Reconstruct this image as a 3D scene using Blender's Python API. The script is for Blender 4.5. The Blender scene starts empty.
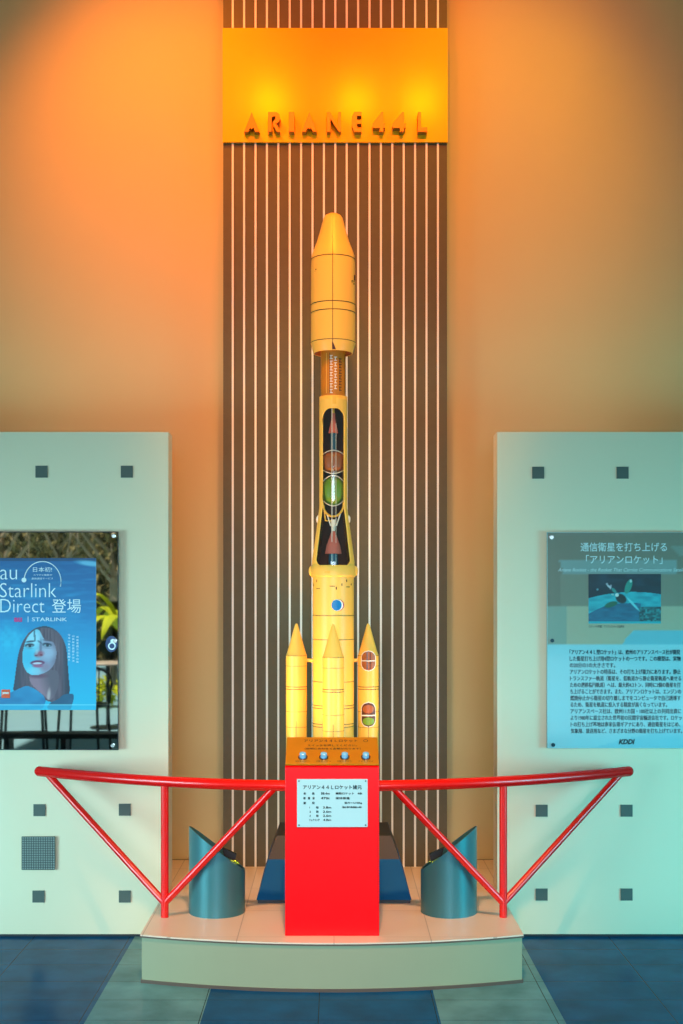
import bpy, bmesh, math, random
from mathutils import Vector, Matrix
PI = math.pi
random.seed(7)
SC = bpy.context.scene
COL = SC.collection

def lin(c):
    return tuple((v/12.92 if v <= 0.04045 else ((v+0.055)/1.055)**2.4) for v in c)
def rgb(r, g, b): return lin((r/255, g/255, b/255))

# ------------------------------------------------------------------ camera
F = 1250.0; K = F/900                        # focal length in pixels of the 683 x 1024 frame
cam = bpy.data.cameras.new('camera'); camo = bpy.data.objects.new('camera', cam); COL.objects.link(camo)
cam.sensor_fit = 'AUTO'; cam.sensor_width = 36; cam.lens = F*36/1024
cam.shift_x = 7.5/1024; cam.shift_y = 83/1024
camo.location = (0, 0, 1.5); camo.rotation_euler = (PI/2, 0, 0)
cam.clip_start = .05; cam.clip_end = 200
SC.camera = camo
def PX(px, d): return (px-334)*d/F
def PZ(py, d): return 1.5-(py-595)*d/F

# ------------------------------------------------------------------ world and lights
SC.view_settings.view_transform = 'Standard'; SC.view_settings.look = 'None'
SC.view_settings.gamma = 1; SC.view_settings.use_curve_mapping = False
SC.view_settings.exposure = 0.0
w = bpy.data.worlds.new('sky'); SC.world = w; w.use_nodes = True
nt = w.node_tree; nt.nodes.clear()
wo = nt.nodes.new('ShaderNodeOutputWorld'); bg = nt.nodes.new('ShaderNodeBackground')
tc = nt.nodes.new('ShaderNodeTexCoord'); sx = nt.nodes.new('ShaderNodeSeparateXYZ'); cr = nt.nodes.new('ShaderNodeValToRGB')
nt.links.new(tc.outputs['Generated'], sx.inputs[0]); nt.links.new(sx.outputs['Z'], cr.inputs[0])
nt.links.new(cr.outputs[0], bg.inputs[0]); nt.links.new(bg.outputs[0], wo.inputs[0])
cr.color_ramp.elements[0].color = (.40, .86, .88, 1); cr.color_ramp.elements[1].color = (.35, .66, .85, 1)
bg.inputs[1].default_value = .22

def aim(o, target):
    o.rotation_euler = (Vector(target)-Vector(o.location)).to_track_quat('-Z', 'Y').to_euler()
def area(name, loc, target, size, sizey, col, power, spread=180):
    l = bpy.data.lights.new(name, 'AREA'); l.shape = 'RECTANGLE'; l.size = size; l.size_y = sizey
    l.color = col; l.energy = power; l.spread = math.radians(spread)
    o = bpy.data.objects.new(name, l); COL.objects.link(o); o.location = loc; aim(o, target); return o
def spot(name, loc, target, angle, col, power, radius=.05, blend=.8):
    l = bpy.data.lights.new(name, 'SPOT'); l.spot_size = math.radians(angle); l.spot_blend = blend
    l.color = col; l.energy = power; l.shadow_soft_size = radius
    o = bpy.data.objects.new(name, l); COL.objects.link(o); o.location = loc; aim(o, target); return o
# added fill lamps in place of daylight, cyan at right, paler at left
area('daylight_fill_right', (4.4, 2.6, .8), (1.7, 5.4, .1), 2.0, 1.3, (.0, .80, 1.0), 38, 84)
area('daylight_fill_left', (-4.0, 2.3, .8), (-1.4, 5.4, .1), 2.0, 1.3, (.38, .88, 1.0), 42, 84)
area('daylight_fill_front', (0, -1.5, 1.7), (0, 5.5, .3), 3.4, 2.0, (.33, .43, .52), 41, 44)
sun = bpy.data.lights.new('sun', 'SUN'); sun.energy = 7.0; sun.angle = .02; sun.color = (1, .95, .85)
suno = bpy.data.objects.new('sun', sun); COL.objects.link(suno); suno.rotation_euler = Vector((.35, -.4, -.95)).to_track_quat('-Z', 'Y').to_euler()
# amber ceiling spots washing the wall; kiosk fill added last
AMB = (1.0, .145, .0)
spot('ceiling_spot_and_fill', (-.45, 3.28, 4.95), (-.4, 6.1, 3.7), 64, AMB, 125)
spot('ceiling_spot_and_fill', (.15, 3.28, 4.95), (.1, 6.1, 3.7), 64, AMB, 125)
spot('ceiling_spot_and_fill', (.61, 3.28, 4.95), (.5, 6.1, 3.7), 64, AMB, 125)
spot('ceiling_spot_and_fill', (-1.0, 4.8, 4.95), (-.85, 6.2, 3.6), 70, (1, .28, 0), 210, .1, 1)
spot('ceiling_spot_and_fill', (1.0, 4.8, 4.95), (.8, 6.2, 3.6), 66, (.9, .66, 0), 56, .1, 1)
spot('ceiling_spot_and_fill', (0.0, 4.0, 4.95), (0.0, 5.65, 2.2), 36, (1.0, .46, .03), 290, .1, 1)
spot('ceiling_spot_and_fill', (0.0, 2.3, 4.95), (0.0, 5.0, .4), 26, (1.0, .52, .24), 980, .1, 1)  # added warm lamp that lifts the red of the kiosk and rail

# ------------------------------------------------------------------ materials
def mat(name, col, rough=.6, metal=0., noise=0., scale=8., bump=0., spec=.5, coat=0., trans=0., emit=None):
    m = bpy.data.materials.new(name); m.use_nodes = True
    n = m.node_tree; b = n.nodes['Principled BSDF']
    b.inputs['Base Color'].default_value = (*col, 1)
    b.inputs['Roughness'].default_value = rough; b.inputs['Metallic'].default_value = metal
    b.inputs['Specular IOR Level'].default_value = spec; b.inputs['Coat Weight'].default_value = coat
    b.inputs['Coat Roughness'].default_value = .03
    b.inputs['Transmission Weight'].default_value = trans
    if emit:
        b.inputs['Emission Color'].default_value = (*emit[0], 1); b.inputs['Emission Strength'].default_value = emit[1]
    if noise or bump:
        t = n.nodes.new('ShaderNodeTexCoord'); z = n.nodes.new('ShaderNodeTexNoise'); z.inputs['Scale'].default_value = scale
        z.inputs['Detail'].default_value = 5
        n.links.new(t.outputs['Object'], z.inputs['Vector'])
        if noise:
            x = n.nodes.new('ShaderNodeMix'); x.data_type = 'RGBA'
            x.inputs['A'].default_value = (*[c*(1-noise) for c in col], 1)
            x.inputs['B'].default_value = (*[min(1, c*(1+noise)) for c in col], 1)
            n.links.new(z.outputs['Fac'], x.inputs['Factor']); n.links.new(x.outputs['Result'], b.inputs['Base Color'])
        if bump:
            u = n.nodes.new('ShaderNodeBump'); u.inputs['Strength'].default_value = bump; u.inputs['Distance'].default_value = .002
            n.links.new(z.outputs['Fac'], u.inputs['Height']); n.links.new(u.outputs['Normal'], b.inputs['Normal'])
    return m
def print_mat(name, rough=.35, coat=.0):
    m = bpy.data.materials.new(name); m.use_nodes = True; n = m.node_tree; b = n.nodes['Principled BSDF']
    a = n.nodes.new('ShaderNodeVertexColor'); a.layer_name = 'ink'
    n.links.new(a.outputs['Color'], b.inputs['Base Color']); b.inputs['Roughness'].default_value = rough
    b.inputs['Coat Weight'].default_value = coat; b.inputs['Coat Roughness'].default_value = .02
    return m
def glass_mat(name, tint, gloss=.12):
    m = bpy.data.materials.new(name); m.use_nodes = True; n = m.node_tree; n.nodes.clear()
    o = n.nodes.new('ShaderNodeOutputMaterial'); x = n.nodes.new('ShaderNodeMixShader')
    t = n.nodes.new('ShaderNodeBsdfTransparent'); g = n.nodes.new('ShaderNodeBsdfGlossy')
    t.inputs[0].default_value = (*tint, 1); g.inputs['Roughness'].default_value = .06
    x.inputs[0].default_value = gloss
    n.links.new(t.outputs[0], x.inputs[1]); n.links.new(g.outputs[0], x.inputs[2]); n.links.new(x.outputs[0], o.inputs[0])
    return m

M = dict(
    wall=mat('painted_wall', rgb(224, 198, 138), .75, noise=.03, scale=3, bump=.2),
    ceil=mat('ceiling_paint', rgb(190, 180, 165), .8),
    panel=mat('panel_paint', rgb(222, 226, 230), .5, noise=.02, scale=2, bump=.05),
    edge=mat('panel_edge', rgb(235, 215, 180), .5),
    square=mat('square_recess', rgb(78, 88, 80), .6),
    band=mat('backing_board', rgb(98, 86, 56), .6, noise=.12, scale=30),
    rib=mat('metal_rib', rgb(245, 238, 220), .35, .0),
    sign=mat('sign_face', rgb(252, 190, 22), .19, spec=.45),
    copper=mat('copper_letter', rgb(160, 122, 52), .35, .6),
    red=mat('red_enamel', rgb(255, 0, 10), .3, noise=.03, scale=2, spec=.25),
    rail=mat('red_gloss_tube', rgb(238, 16, 8), .22, spec=.6),
    grey=mat('uplight_steel', rgb(62, 120, 126), .38, .3, noise=.05, scale=4),
    inner=mat('dark_inner', rgb(28, 26, 26), .6),
    stagetop=None, fascia=mat('stage_fascia', rgb(152, 150, 118), .5, noise=.04, scale=6),
    trim=mat('brown_trim', rgb(92, 70, 58), .5), dark=mat('dark_trim', rgb(30, 32, 36), .5),
    hull=mat('rocket_cream', rgb(252, 205, 92), .38, noise=.02, scale=6, spec=.5),
    seam=mat('seam_line', rgb(90, 62, 30), .6),
    black=mat('black_mark', rgb(38, 24, 22), .5),
    amber=mat('amber_core', rgb(205, 128, 24), .4, .0, noise=.1, scale=20),
    white=mat('white_mark', rgb(245, 240, 228), .5),
    pink=mat('pink_nozzle', rgb(214, 112, 96), .45),
    blue=mat('slate_blue_tube', rgb(52, 92, 112), .3),
    brown=mat('brown_tank', rgb(160, 92, 40), .4), green=mat('green_tank', rgb(112, 160, 40), .4),
    yellow=mat('yellow_frame', rgb(240, 190, 60), .4),
    emblem=mat('blue_emblem', rgb(0, 120, 200), .4), crimson=mat('crimson_mark', rgb(190, 40, 60), .4),
    tableblue=mat('launch_table_blue', rgb(0, 80, 124), .7, spec=.2, noise=.1, scale=8), tableblack=mat('launch_table_black', rgb(30, 24, 26), .5),
    liner=mat('dark_liner', rgb(88, 50, 34), .4),
    glass=glass_mat('clear_cover', (.93, .95, .93), .10),
    acry=glass_mat('clear_acrylic', (.97, .99, .99), .06),
    brass=mat('console_plate', rgb(222, 146, 26), .3, .45, noise=.12, scale=12),
    chrome=mat('chrome_ring', rgb(150, 140, 150), .15, 1), cap=mat('button_cap', rgb(120, 190, 225), .15, spec=.8),
    plate=mat('label_plate', rgb(176, 212, 214), .25), ink=mat('black_ink', rgb(18, 30, 34), .6),
    bink=mat('blue_ink', rgb(12, 44, 62), .6), pink_ink=mat('pink_ink', rgb(220, 60, 130), .6), orange=mat('orange_ink', rgb(240, 86, 40), .6),
    wink=mat('white_ink', rgb(236, 244, 242), .6),
    screw=mat('steel_screw', rgb(225, 228, 225), .2, .6), dscrew=mat('dark_screw', rgb(20, 60, 70), .3, .5),
    mirror=mat('dark_gloss_board', rgb(196, 200, 196), .02, 1.0),
    deck=mat('pale_deck', rgb(150, 190, 200), .6, noise=.12, scale=3), iron=mat('black_iron', rgb(18, 20, 24), .4),
    bark=mat('grey_bark', rgb(200, 178, 150), .8, noise=.2, scale=12), leaf=mat('olive_leaf', rgb(150, 134, 84), .7, noise=.4, scale=5),
    palm=mat('yellow_green_frond', rgb(196, 200, 30), .6, noise=.3, scale=6), hedge=mat('dark_hedge', rgb(40, 52, 36), .8, noise=.4, scale=5),
    topwood=mat('pale_table_top', rgb(214, 190, 172), .4),
)
pm = print_mat('printed_paper', .45); pmg = print_mat('printed_board', .3, .25)

def tile_mat(name, col, mortar, bw, bh, rough, ms=.004, vary=.03, spec=.5):
    m = mat(name, col, rough, spec=spec); n = m.node_tree; b = n.nodes['Principled BSDF']
    t = n.nodes.new('ShaderNodeTexCoord'); k = n.nodes.new('ShaderNodeTexBrick'); k.offset = 0
    k.inputs['Scale'].default_value = 1; k.inputs['Brick Width'].default_value = bw; k.inputs['Row Height'].default_value = bh
    k.inputs['Mortar Size'].default_value = ms; k.inputs['Mortar Smooth'].default_value = 0
    k.inputs['Color1'].default_value = (*[c*(1-vary) for c in col], 1); k.inputs['Color2'].default_value = (*[c*(1+vary) for c in col], 1)
    k.inputs['Mortar'].default_value = (*mortar, 1)
    n.links.new(t.outputs['Object'], k.inputs['Vector']); n.links.new(k.outputs['Color'], b.inputs['Base Color'])
    return m
M['stagetop'] = tile_mat('stage_tile', rgb(230, 202, 178), rgb(192, 164, 142), .37, .40, .32, .002)

def floor_mat():
    m = mat('stone_floor', rgb(10, 70, 100), .2, spec=.05); n = m.node_tree; b = n.nodes['Principled BSDF']
    t = n.nodes.new('ShaderNodeTexCoord'); s = n.nodes.new('ShaderNodeSeparateXYZ'); n.links.new(t.outputs['Object'], s.inputs[0])
    mr = n.nodes.new('ShaderNodeMapRange'); mr.inputs['From Min'].default_value = -4; mr.inputs['From Max'].default_value = 4
    n.links.new(s.outputs['X'], mr.inputs['Value'])
    r = n.nodes.new('ShaderNodeValToRGB'); r.color_ramp.interpolation = 'CONSTANT'
    blue = (*rgb(0, 74, 118), 1); light = (*rgb(96, 142, 144), 1)
    e = r.color_ramp.elements; e[0].position = 0; e[0].color = blue; e[1].position = (4-.9)/8; e[1].color = light
    for p, c in ((-.475, blue), (.366, light), (.79, blue)):
        q = e.new((p+4)/8); q.color = c
    n.links.new(mr.outputs[0], r.inputs[0])
    z = n.nodes.new('ShaderNodeTexNoise'); z.inputs['Scale'].default_value = 6; z.inputs['Detail'].default_value = 8
    n.links.new(t.outputs['Object'], z.inputs['Vector'])
    zr = n.nodes.new('ShaderNodeMapRange'); zr.inputs['From Min'].default_value = .3; zr.inputs['From Max'].default_value = .7
    zr.inputs['To Min'].default_value = .72; zr.inputs['To Max'].default_value = 1.25; n.links.new(z.outputs['Fac'], zr.inputs['Value'])
    mu = n.nodes.new('ShaderNodeMix'); mu.data_type = 'RGBA'; mu.blend_type = 'MULTIPLY'; mu.inputs['Factor'].default_value = 1
    n.links.new(r.outputs[0], mu.inputs['A']); n.links.new(zr.outputs[0], mu.inputs['B'])
    k = n.nodes.new('ShaderNodeTexBrick'); k.offset = 0; k.inputs['Scale'].default_value = 1
    k.inputs['Brick Width'].default_value = .42; k.inputs['Row Height'].default_value = .22
    k.inputs['Mortar Size'].default_value = .0015; k.inputs['Mortar Smooth'].default_value = 0
    mp = n.nodes.new('ShaderNodeMapping'); mp.inputs['Location'].default_value = (.055, .21, 0)
    n.links.new(t.outputs['Object'], mp.inputs['Vector']); n.links.new(mp.outputs[0], k.inputs['Vector'])
    m2 = n.nodes.new('ShaderNodeMix'); m2.data_type = 'RGBA'; m2.inputs['B'].default_value = (*rgb(6, 34, 46), 1)
    n.links.new(k.outputs['Fac'], m2.inputs['Factor']); n.links.new(mu.outputs['Result'], m2.inputs['A'])
    n.links.new(m2.outputs['Result'], b.inputs['Base Color'])
    return m
M['floor'] = floor_mat()

# ------------------------------------------------------------------ helpers
def link(name, me, m=None, parent=None):
    o = bpy.data.objects.new(name, me); COL.objects.link(o)
    if m: me.materials.append(m)
    if parent:
        o.parent = parent
        o.matrix_parent_inverse = parent_world(parent).inverted()
    return o
def parent_world(p):
    mt = Matrix.Translation(p.location) @ p.rotation_euler.to_matrix().to_4x4()
    if p.parent: return parent_world(p.parent) @ p.matrix_parent_inverse @ mt
    return mt
def tag(o, label, cat, group=None):
    o['label'] = label; o['category'] = cat
    if group: o['group'] = group
    return o
def thing(name, label, cat, loc, group=None):
    o = bpy.data.objects.new(name, None); COL.objects.link(o); o.location = loc; o.empty_display_size = .1
    return tag(o, label, cat, group)
def fin(bm, name, m, parent=None, smooth=False, bevel=0):
    bmesh.ops.recalc_face_normals(bm, faces=bm.faces)
    me = bpy.data.meshes.new(name); bm.to_mesh(me); bm.free()
    if smooth:
        for p in me.polygons: p.use_smooth = True
        me.set_sharp_from_angle(angle=math.radians(40))
    o = link(name, me, m, parent)
    if bevel:
        b = o.modifiers.new('bevel', 'BEVEL'); b.width = bevel; b.segments = 2; b.limit_method = 'ANGLE'
    return o
def bbox(bm, x0, x1, y0, y1, z0, z1):
    v = [bm.verts.new(p) for p in ((x0,y0,z0),(x1,y0,z0),(x1,y1,z0),(x0,y1,z0),(x0,y0,z1),(x1,y0,z1),(x1,y1,z1),(x0,y1,z1))]
    for f in ((3,2,1,0),(4,5,6,7),(0,1,5,4),(1,2,6,5),(2,3,7,6),(3,0,4,7)): bm.faces.new([v[i] for i in f])
def box(name, x0, x1, y0, y1, z0, z1, m, parent=None, bevel=0):
    bm = bmesh.new(); bbox(bm, x0, x1, y0, y1, z0, z1); return fin(bm, name, m, parent, bevel=bevel)
def struct(o): o['kind'] = 'structure'; return o
def prism(name, pts, z0, z1, m, parent=None, bevel=0):          # outline in x, y
    bm = bmesh.new(); a = [bm.verts.new((x, y, z0)) for x, y in pts]; b = [bm.verts.new((x, y, z1)) for x, y in pts]
    bm.faces.new(a); bm.faces.new(b); n = len(pts)
    for i in range(n): bm.faces.new((a[i], a[(i+1) % n], b[(i+1) % n], b[i]))
    return fin(bm, name, m, parent, bevel=bevel)
def frontshape(name, polys, y0, y1, m, parent=None, bevel=0):   # outlines in x, z extruded in depth
    bm = bmesh.new()
    for pts in polys:
        a = [bm.verts.new((x, y0, z)) for x, z in pts]; n = len(pts); bm.faces.new(a)
        if y1 != y0:
            b = [bm.verts.new((x, y1, z)) for x, z in pts]; bm.faces.new(b)
            for i in range(n): bm.faces.new((a[i], a[(i+1) % n], b[(i+1) % n], b[i]))
    return fin(bm, name, m, parent, bevel=bevel)
def lathe_bm(bm, prof, cx, cy, n=48, a0=0., a1=2*PI):           # angle 0 faces the viewer's side (-y)
    full = abs(a1-a0-2*PI) < 1e-6; rings = []
    for r, z in prof:
        if r < 1e-6: rings.append([bm.verts.new((cx, cy, z))]); continue
        rings.append([bm.verts.new((cx+r*math.sin(a0+(a1-a0)*i/n), cy-r*math.cos(a0+(a1-a0)*i/n), z)) for i in range(n if full else n+1)])
    for p, q in zip(rings, rings[1:]):
        c = n if full else n
        for i in range(c):
            j = (i+1) % n if full else i+1
            if len(p) == 1 and len(q) == 1: continue
            if len(p) == 1: bm.faces.new((p[0], q[j], q[i]))
            elif len(q) == 1: bm.faces.new((p[i], p[j], q[0]))
            else: bm.faces.new((p[i], p[j], q[j], q[i]))
def lathe(name, prof, cx, cy, m, parent=None, n=48, a0=0., a1=2*PI):
    bm = bmesh.new(); lathe_bm(bm, prof, cx, cy, n, a0, a1); return fin(bm, name, m, parent, smooth=True)
def ring(name, r, z0, z1, cx, cy, m, parent=None, a0=0., a1=2*PI, t=.0012):
    return lathe(name, [(r-.002, z0), (r+t, z0), (r+t, z1), (r-.002, z1)], cx, cy, m, parent, 48, a0, a1)
def tube_bm(bm, pts, r, n=12, caps=True):
    pts = [Vector(p) for p in pts]; rings = []
    for i, p in enumerate(pts):
        d = (pts[min(i+1, len(pts)-1)]-pts[max(i-1, 0)]).normalized()
        u = d.cross(Vector((0, 0, 1)));  u = u.normalized() if u.length > 1e-3 else Vector((1, 0, 0)); v = d.cross(u).normalized()
        rr = r[i] if isinstance(r, (list, tuple)) else r
        rings.append([bm.verts.new(p+rr*(math.cos(2*PI*k/n)*u+math.sin(2*PI*k/n)*v)) for k in range(n)])
    for a, b in zip(rings, rings[1:]):
        for k in range(n): bm.faces.new((a[k], a[(k+1) % n], b[(k+1) % n], b[k]))
    if caps: bm.faces.new(rings[0]); bm.faces.new(rings[-1])
def tube(name, pts, r, m, parent=None, n=12):
    bm = bmesh.new(); tube_bm(bm, pts, r, n); return fin(bm, name, m, parent, smooth=True)
def text(name, s, x0, x1, z0, z1, y, m, parent=None, shear=0., bold=0., keep=False, align='L'):
    """lettering fitted between x0..x1 and z0..z1, facing -y"""
    c = bpy.data.curves.new('lettering', 'FONT'); c.body = s; c.shear = shear; c.offset = bold; c.resolution_u = 3
    o = bpy.data.objects.new('lettering', c); COL.objects.link(o)
    dg = bpy.context.evaluated_depsgraph_get(); dg.update()
    me = bpy.data.meshes.new_from_object(o.evaluated_get(dg)); bpy.data.objects.remove(o); bpy.data.curves.remove(c)
    xs = [v.co.x for v in me.vertices]; ys = [v.co.y for v in me.vertices]
    a, b, e, f = min(xs), max(xs), min(ys), max(ys)
    sz = (z1-z0)/(f-e); sx_ = (x1-x0)/(b-a)
    if keep: sx_ = sz if align else sx_
    for v in me.vertices:
        v.co = (x0+(v.co.x-a)*sx_, y, z0+(v.co.y-e)*sz)
    me.name = name
    return link(name, me, m, parent)
def join_text(name, items, y, m, parent):
    """several fitted lines as one lettering mesh"""
    bm = bmesh.new()
    for it in items:
        o = text('lettering', it[0], *it[1:5], y, m, None, *(it[5:]))
        bm.from_mesh(o.data); me = o.data; bpy.data.objects.remove(o); bpy.data.meshes.remove(me)
    me = bpy.data.meshes.new(name); bm.to_mesh(me); bm.free()
    return link(name, me, m, parent)
def paint(name, px0, px1, py0, py1, res, d, func, parent, m):
    nx = int((px1-px0)/res); ny = int((py1-py0)/res); vs = []; fs = []; cols = []
    for j in range(ny+1):
        for i in range(nx+1):
            px = px0+(px1-px0)*i/nx; py = py0+(py1-py0)*j/ny
            vs.append((PX(px, d), d, PZ(py, d))); cols += [*lin([max(0, min(1, c/255)) for c in func(px, py)]), 1.]
    for j in range(ny):
        for i in range(nx):
            a = j*(nx+1)+i; fs.append((a+nx+1, a+nx+2, a+1, a))
    me = bpy.data.meshes.new(name); me.from_pydata(vs, [], fs)
    at = me.color_attributes.new('ink', 'FLOAT_COLOR', 'POINT'); at.data.foreach_set('color', cols)
    return link(name, me, m, parent)
def inpoly(x, y, P):
    c = False; j = len(P)-1
    for i in range(len(P)):
        if (P[i][1] > y) != (P[j][1] > y) and x < (P[j][0]-P[i][0])*(y-P[i][1])/(P[j][1]-P[i][1])+P[i][0]: c = not c
        j = i
    return c
def mixc(a, b, t):
    t = max(0, min(1, t)); return tuple(a[i]*(1-t)+b[i]*t for i in range(3))
def ell(x, y, cx, cy, rx, ry, ang=0, soft=.15):
    dx, dy = x-cx, y-cy; c, s = math.cos(ang), math.sin(ang)
    u, v = (dx*c+dy*s)/rx, (-dx*s+dy*c)/ry; q = math.sqrt(u*u+v*v)
    return max(0, min(1, (1-q)/soft+.5))
def smooth_poly(P, it=2):
    for _ in range(it):
        Q = []
        for i in range(len(P)):
            a, b = P[i], P[(i+1) % len(P)]
            Q += [(a[0]*.75+b[0]*.25, a[1]*.75+b[1]*.25), (a[0]*.25+b[0]*.75, a[1]*.25+b[1]*.75)]
        P = Q
    return P

# ------------------------------------------------------------------ setting
DW = 4.47*K; DF = 3.94*K
struct(box('floor', -5, 5, -1.0, DW+.1, -.1, 0, M['floor']))
struct(box('wall_back', -5, 5, DW, DW+.1, 0, 5.0, M['wall']))
struct(box('ceiling', -5, 5, -.5, DW, 5.0, 5.1, M['ceil']))
struct(box('trim_1', -5, 5, DW-.012, DW, 0, .187, M['trim']))
deck = tag(box('terrace_deck', -16, 6, -19, -1.0, -.1, -.01, M['deck']), 'pale blue-grey terrace paving reflected in the left glossy board', 'deck'); struct(deck)

# ------------------------------------------------------------------ stage platform
def arc_front(hw, yc, y0, n=28):
    return [(-.008-hw+2*hw*i/n, y0-(y0-yc)*(1-((-hw+2*hw*i/n)/hw)**2)) for i in range(n+1)]
def stage_outline(o):
    f = arc_front(.742+o, 3.395*K-o, 3.479*K-o)
    return f+[(.734+o, DF-.003), (.713, DF-.003), (.713, DF+.145), (1.1, DF+.145), (1.1, DW-.013), (-1.1, DW-.013), (-1.1, DF+.145), (-.724, DF+.145), (-.724, DF-.003), (-.750-o, DF-.003)]
st = thing('stage_platform', 'low curved stage with pale green front and beige tiled top', 'platform', (0, 3.9*K, 0))
prism('fascia', stage_outline(-.006), .012, .176, M['fascia'], st)
prism('kick_strip', stage_outline(-.002), 0, .012, M['trim'], st)['label'] = 'thin brown strip along the floor'
prism('edge_trim', stage_outline(0), .176, .1815, M['trim'], st)['label'] = 'thin dark edge line'
prism('tiled_top', stage_outline(-.001), .1815, .187, M['stagetop'], st)

# ------------------------------------------------------------------ striped backing board and sign
DS = 4.35*K; ZT = .187
bb = thing('striped_backing_board', 'tall dark board with thin pale vertical ribs behind the rocket', 'backing board', (0, DS+.06, ZT))
box('board', PX(223.2, DS), PX(447, DS), DS, DW-.001, ZT, 4.97, M['band'], bb)
for i in range(19):
    x = PX(232.8+11.39*i, DS)
    box('rib', x-.0048, x+.0048, DS-.006, DS, ZT, 4.97, M['rib'], bb)
sg = thing('name_sign', 'wide amber-lit sign board with copper letters high above the rocket', 'sign', (0, DS-.03, PZ(142, DS)))
D2 = DS-.02
box('sign_face', PX(222.5, D2), PX(447.8, D2), D2, DS-.0065, PZ(142, D2), PZ(28, D2), M['sign'], sg)
L = {}
L['A'] = [[(0,0),(.5,1),(1,0),(.72,0),(.6,.22),(.5,.12),(.4,.22),(.28,0)], ]
L['I'] = [[(0,0),(0,1),(1,1),(1,0)]]
L['L'] = [[(0,0),(0,1),(.32,1),(.32,.22),(1,.22),(1,0)]]
L['4'] = [[(.55,0),(.55,.2),(0,.2),(0,.42),(.72,1),(.86,1),(.86,.42),(1,.42),(1,.2),(.86,.2),(.86,0)]]
L['N'] = [[(0,0),(0,1),(.22,1),(.80,.34),(.80,1),(1,1),(1,0),(.86,0),(.26,.64),(.26,0)]]
L['E'] = [[(.25,0),(.0,.3),(0,.75),(.2,1),(.95,1),(.95,.80),(.5,.80),(.5,.6),(.95,.6),(.95,.4),(.5,.4),(.5,.2),(.95,.2),(.95,0)]]
L['R'] = [[(0,0),(0,1),(.7,1),(.95,.86),(1,.68),(.88,.5),(.66,.42),(1,0),(.72,0),(.42,.34),(.42,.52),(.6,.62),(.6,.78),(.42,.78),(.3,.7),(.3,0)]]
for ch, a, b in (('A',244.2,259.3),('R',268,280.3),('I',288.8,294.2),('A',301.9,316.8),('N',326.8,341),('E',352,362),('4',372.7,385),('4',392.7,405.7),('L',418,427.3)):
    x0, x1 = PX(a, DS-.06), PX(b, DS-.06); z0, z1 = PZ(132, DS-.06), PZ(112.3, DS-.06)
    frontshape('letter', [[(x0+(x1-x0)*u, z0+(z1-z0)*v) for u, v in P] for P in L[ch]], D2-.045, D2-.0, M['copper'], sg)

# ------------------------------------------------------------------ display panels
def display_panel(x0, x1, label, squares, grille=None):
    cx = (x0+x1)/2
    p = thing('display_panel', label, 'display wall panel', (cx, DF+.07, 0))
    
    box('panel_body', x0, x1, DF+.012, DF+.14, .012, 2.215, M['edge'], p)
    # front skin with square openings left as recesses
    xs = sorted({x0, x1}|{PX(q[0]-6, DF) for q in squares}|{PX(q[0]+6, DF) for q in squares})
    zs = sorted({.012, 2.222}|{PZ(q[1]-6, DF) for q in squares}|{PZ(q[1]+6, DF) for q in squares})
    bm = bmesh.new()
    for i in range(len(xs)-1):
        for j in range(len(zs)-1):
            mx = (xs[i]+xs[i+1])/2; mz = (zs[j]+zs[j+1])/2
            if any(abs(mx-PX(q[0], DF)) < .02 and abs(mz-PZ(q[1], DF)) < .02 for q in squares): continue
            bbox(bm, xs[i], xs[i+1], DF, DF+.012, zs[j], zs[j+1])
    bmesh.ops.remove_doubles(bm, verts=bm.verts, dist=1e-5)
    seen = {}
    for f in list(bm.faces):
        k = tuple(sorted(v.index for v in f.verts)) if False else tuple(sorted(id(v) for v in f.verts))
        seen.setdefault(k, []).append(f)
    for v in seen.values():
        if len(v) > 1: bmesh.ops.delete(bm, geom=v, context='FACES_ONLY')
    fin(bm, 'front_skin', M['panel'], p)
    for q in squares:
        a = .026
        o = box('square_inset', PX(q[0], DF)-a, PX(q[0], DF)+a, DF+.006, DF+.0118, PZ(q[1], DF)-a, PZ(q[1], DF)+a, M['square'], p)
        o['label'] = 'small dark grey square'
    box('base_shadow_gap', x0+.01, x1-.01, DF+.02, DF+.13, 0, .012, M['dark'], p)
    if grille:
        gx, gz = PX(grille[0], DF), PZ(grille[1], DF); h = .072
        bm = bmesh.new(); n = 14; step = 2*h/n
        for k in range(n+1):
            t = -h+k*step
            bbox(bm, gx+t-.0011, gx+t+.0011, DF-.004, DF-.0015, gz-h, gz+h)
            bbox(bm, gx-h, gx+h, DF-.0055, DF-.003, gz+t-.0011, gz+t+.0011)
        g = fin(bm, 'speaker_grille', mat('grille_grey', rgb(58, 72, 68), .6), p)
        g['label'] = 'square grey perforated speaker grille'
        box('grille_backing', gx-h, gx+h, DF-.0015, DF, gz-h, gz+h, mat('grille_back', rgb(140, 152, 144), .6), g)
    return p
display_panel(-2.35, -.727, 'white display panel on the left with speaker grille and woman poster board', [(41,471.5),(126.5,471.5),(39,810.5),(124.5,810),(38,897),(124.5,897),(-44.5,471.5),(-46,810.5)], (38.5, 853))
display_panel(.716, 2.35, 'white display panel on the right carrying the clear text board', [(538.5,472.5),(623,472.5),(542,811),(627,811),(542,895),(627,895),(708,472.5),(712,811)])

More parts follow.
